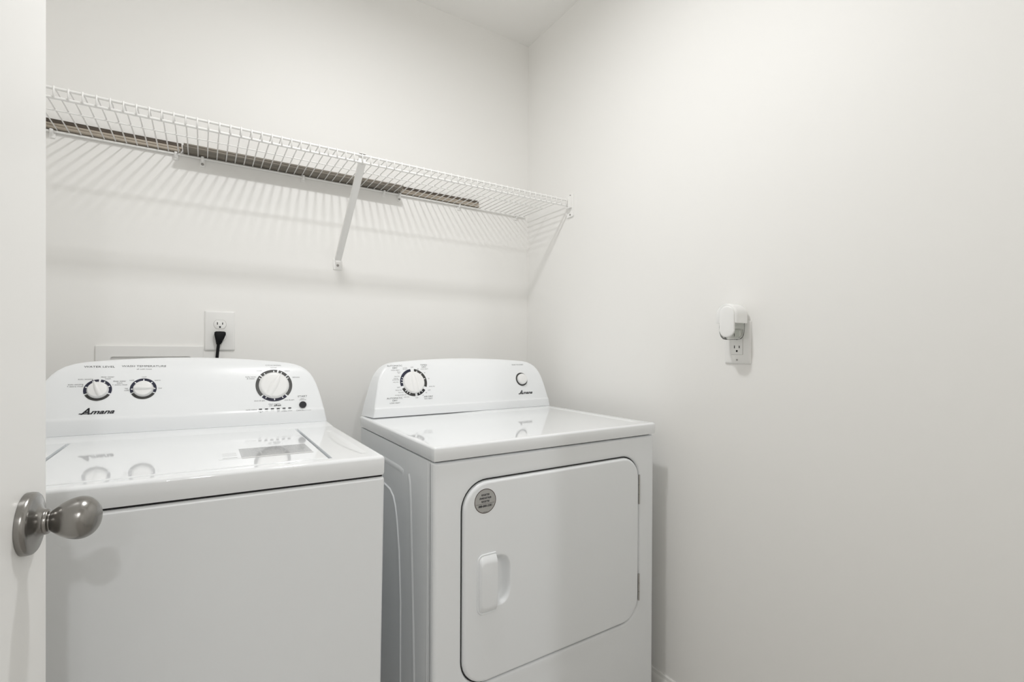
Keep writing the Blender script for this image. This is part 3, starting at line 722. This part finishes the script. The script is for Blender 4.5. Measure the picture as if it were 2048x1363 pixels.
# duplex outlet on the back wall
OB = (-1.2112, 1.1936)
fb = lambda u, v, o: Vector((OB[0]+u, -o, OB[1]+v))
ob_ = empty('wall_outlet', (OB[0], 0, OB[1]), 'white duplex outlet on the back wall with a black plug in its lower socket', 'outlet'); oo = (OB[0], 0, OB[1])
plate('cover_plate', fb, .0845, .1290, PLATE, ob_, oo)
def slots(frame, v, parent, off, o):
    for u, hh in ((-.0072, .0080), (.0072, .0068)):
        bm = bmesh.new(); loft(bm, [[frame(u+a, v+.0030+b, oo2) for a, b in ((-.0012, -hh/2), (.0012, -hh/2), (.0012, hh/2), (-.0012, hh/2))] for oo2 in (o-.0004, o+.0002)], True, True); finish(bm, 'slot', DARK, parent, off)
    bm = bmesh.new(); P = [(-.0026, .0018), (-.0026, -.0010), (-.0016, -.0026), (.0016, -.0026), (.0026, -.0010), (.0026, .0018), (.0014, .0028), (-.0014, .0028)]
    loft(bm, [[frame(a, v-.0085+b, oo2) for a, b in P] for oo2 in (o-.0004, o+.0002)], True, True); finish(bm, 'slot', DARK, parent, off)
for v in (.0205, -.0190):
    pts = []
    for i in range(40):
        a = 2*math.pi*i/40; u = .0172*math.cos(a); vv = max(-.0138, min(.0138, .0172*math.sin(a))); pts.append((u, vv))
    bm = bmesh.new(); loft(bm, [[fb(u*1.05, v+w*1.05, o) for u, w in pts] for o in (.0050, .0056)], False, True); finish(bm, 'socket_rim', mat('socket_gap', (.45, .44, .42), .6), ob_, oo)
    bm = bmesh.new(); loft(bm, [[fb(u, v+w, o) for u, w in pts] for o in (.0050, .0064)]+[[fb(u*.97, v+w*.97, .0068) for u, w in pts]], False, True)
    s_ = finish(bm, 'socket', PLATE, ob_, oo, smooth=40); slots(fb, v, s_, oo, .0068)
bm = bmesh.new(); lathe(bm, [(0, .0050), (.0028, .0050), (.0026, .0062), (0, .0068)], Matrix.Translation(fb(0, .0008, 0)) @ Matrix.Rotation(math.radians(90), 4, 'X'), 16); finish(bm, 'screw', PLATE, ob_, oo, smooth=40)
# power cord
pc = empty('power_cord', (OB[0], -.009, OB[1]-.019), 'black plug and cord hanging from the back wall outlet behind the washer', 'power cord'); po = (OB[0], -.009, OB[1]-.019)
bm = bmesh.new(); L = []
for u, v, wd, dp, yo in ((.0003, .0015, .0118, .010, .0135), (.0002, -.0015, .0160, .013, .0145), (0, -.009, .0160, .0145, .0155), (-.0012, -.020, .0128, .0140, .0155), (-.0024, -.029, .0095, .0120, .0150), (-.0030, -.0345, .0088, .0110, .0145), (-.0032, -.0350, .0075, .0100, .0145), (-.0042, -.0400, .0068, .0090, .0140)):
    L.append([fb(u+a, v-.0040, yo+.0005+b) for a, b in [(wd*math.copysign(abs(math.cos(t))**.6, math.cos(t)), dp/2*1.1*math.copysign(abs(math.sin(t))**.6, math.sin(t))) for t in [2*math.pi*i/24 for i in range(24)]]])
loft(bm, L, True, True); finish(bm, 'plug', BLACK, pc, po, smooth=50)
bm = bmesh.new(); tube(bm, [fb(-.0042, -.042, .0145), fb(-.0060, -.060, .0150), fb(-.0085, -.090, .0170), fb(-.012, -.16, .022), fb(-.012, -.36, .030), fb(-.005, -.60, .035)], .0045, 12); finish(bm, 'cord', BLACK, pc, po, smooth=50)
# washer supply box behind the washer console
sbx = empty('washer_supply_box', (-1.385, 0, 1.03), 'white washer hookup box frame on the back wall behind the washer', 'supply box'); sbo = (-1.385, 0, 1.03)
bm = bmesh.new()
def lb(ins, o, r): return [(x, -o, z) for x, z in rrect(-1.5212+ins, -1.2560-ins, .920+ins, 1.1440-ins, r, 5)]
loft(bm, [lb(0, .0003, .003), lb(0, .0045, .003), lb(.0020, .0068, .003), lb(.0330, .0068, .006), lb(.0345, .0055, .006), lb(.0345, .0010, .006)], False, True)
finish(bm, 'frame', PLATE, sbx, sbo, smooth=12)
for vx in (-1.45, -1.32):
    bm = bmesh.new(); lathe(bm, [(0, .002), (.012, .002), (.012, .020), (.016, .022), (.016, .034), (0, .034)], Matrix.Translation((vx, 0, 1.03)) @ Matrix.Rotation(math.radians(90), 4, 'X'), 20); finish(bm, 'valve', STEEL, sbx, sbo, smooth=40)

# rectangular outlet on the right wall
RO = (-1.0413, 1.1594)
fr = lambda u, v, o: Vector((-o, RO[0]-u, RO[1]+v))
ro = empty('wall_outlet', (0, RO[0], RO[1]), 'white rectangular outlet on the right wall under the air freshener', 'outlet'); roo = (0, RO[0], RO[1])
plate('cover_plate', fr, .0780, .1200, PLATE, ro, roo)
bm = bmesh.new(); pts = rrect(-.0168, .0168, -.0335, .0335, .0015, 4); loft(bm, [[fr(u*1.04, v*1.02, o) for u, v in pts] for o in (.0050, .0057)], False, True); finish(bm, 'socket_rim', mat('socket_gap_grey', (.45, .44, .42), .6), ro, roo)
bm = bmesh.new(); loft(bm, [[fr(u, v, o) for u, v in pts] for o in (.0050, .0066)], False, True); s_ = finish(bm, 'socket', PLATE, ro, roo)
slots(fr, -.0155, s_, roo, .0066); slots(fr, .0180, s_, roo, .0066)
bm = bmesh.new(); lathe(bm, [(0, .0050), (.0026, .0050), (.0024, .0060), (0, .0064)], Matrix.Translation(fr(0, -.0485, 0)) @ Matrix.Rotation(math.radians(-90), 4, 'Y'), 16); finish(bm, 'screw', SCREW, ro, roo, smooth=40)
# plug-in air freshener
AC = (-1.0455, 1.2130)
fa = lambda u, v, o: Vector((-o, AC[0]-u, AC[1]+v))
af = empty('air_freshener', (-.010, AC[0], AC[1]), 'white oval plug-in air freshener with a clear glass bottle, on the right wall', 'air freshener'); ao = (-.010, AC[0], AC[1])
def stadium(w, h, top, n=14, cut=None):
    r = w/2; out = []
    for i in range(n+1): a = math.pi*i/n; out.append((r*math.cos(a), top-r+r*math.sin(a)))
    if cut is None:
        for i in range(n+1): a = math.pi+math.pi*i/n; out.append((r*math.cos(a), top-h+r+r*math.sin(a)))
    else:
        for i in range(n+1): t = i/n; out.append((-r+2*r*t, cut))
    return out
bm = bmesh.new()     # hood: rounded top, cut straight at the bottom
loft(bm, [[fa(u*.80, v*.80+.004, .0100) for u, v in stadium(.062, .09, .0515, cut=-.002)], [fa(u*.97, v*.97+.001, .0130) for u, v in stadium(.062, .09, .0515, cut=-.002)]]
     +[[fa(u, v, o) for u, v in stadium(.062, .09, .0515, cut=-.002)] for o in (.018, .058)]
     +[[fa(u*.985, v*.985, .0615) for u, v in stadium(.062, .09, .0515, cut=-.002)], [fa(u*.94, v*.94, .0640) for u, v in stadium(.062, .09, .0515, cut=-.002)], [fa(u*.86, v*.90+.002, .0650) for u, v in stadium(.062, .09, .0515, cut=-.002)]], True, True)
finish(bm, 'hood', FRESH, af, ao, smooth=40)
bm = bmesh.new()     # oval front shield
loft(bm, [[fa(u*k+.0045, (v-.0022)*k+.0022, o) for u, v in stadium(.0430, .0850, .0440)] for k, o in ((.97, .0625), (1, .0655), (1, .0672), (.975, .0685), (.90, .0692), (.5, .0694))], True, True)
finish(bm, 'front_shield', FRESH, af, ao, smooth=40)
bm = bmesh.new()     # glass bottle under the hood
def bot(w, d0, d1, v): return [fa(w/2*math.copysign(abs(math.cos(t))**.5, math.cos(t)), v, (d0+d1)/2+(d1-d0)/2*math.copysign(abs(math.sin(t))**.5, math.sin(t))) for t in [2*math.pi*i/32 for i in range(32)]]
loft(bm, [bot(.050, .016, .058, .010), bot(.058, .013, .0605, -.0025), bot(.0585, .0125, .0610, -.012), bot(.0570, .0135, .0600, -.026), bot(.0520, .016, .057, -.038), bot(.0430, .020, .052, -.0445), bot(.030, .026, .046, -.0465)], True, True)
gl = finish(bm, 'glass_bottle', GLASS, af, ao, smooth=50)
bm = bmesh.new(); loft(bm, [bot(.050, .0175, .0555, -.018), bot(.049, .0180, .0550, -.026), bot(.044, .0205, .0520, -.036), bot(.034, .0245, .0475, -.0415)], True, True)
finish(bm, 'scented_oil', OIL, gl, ao, smooth=50)
bm = bmesh.new(); box(bm, fa(-.007, -.045, .0066), fa(.007, -.020, .0130)); finish(bm, 'plug_base', FRESH, af, ao)
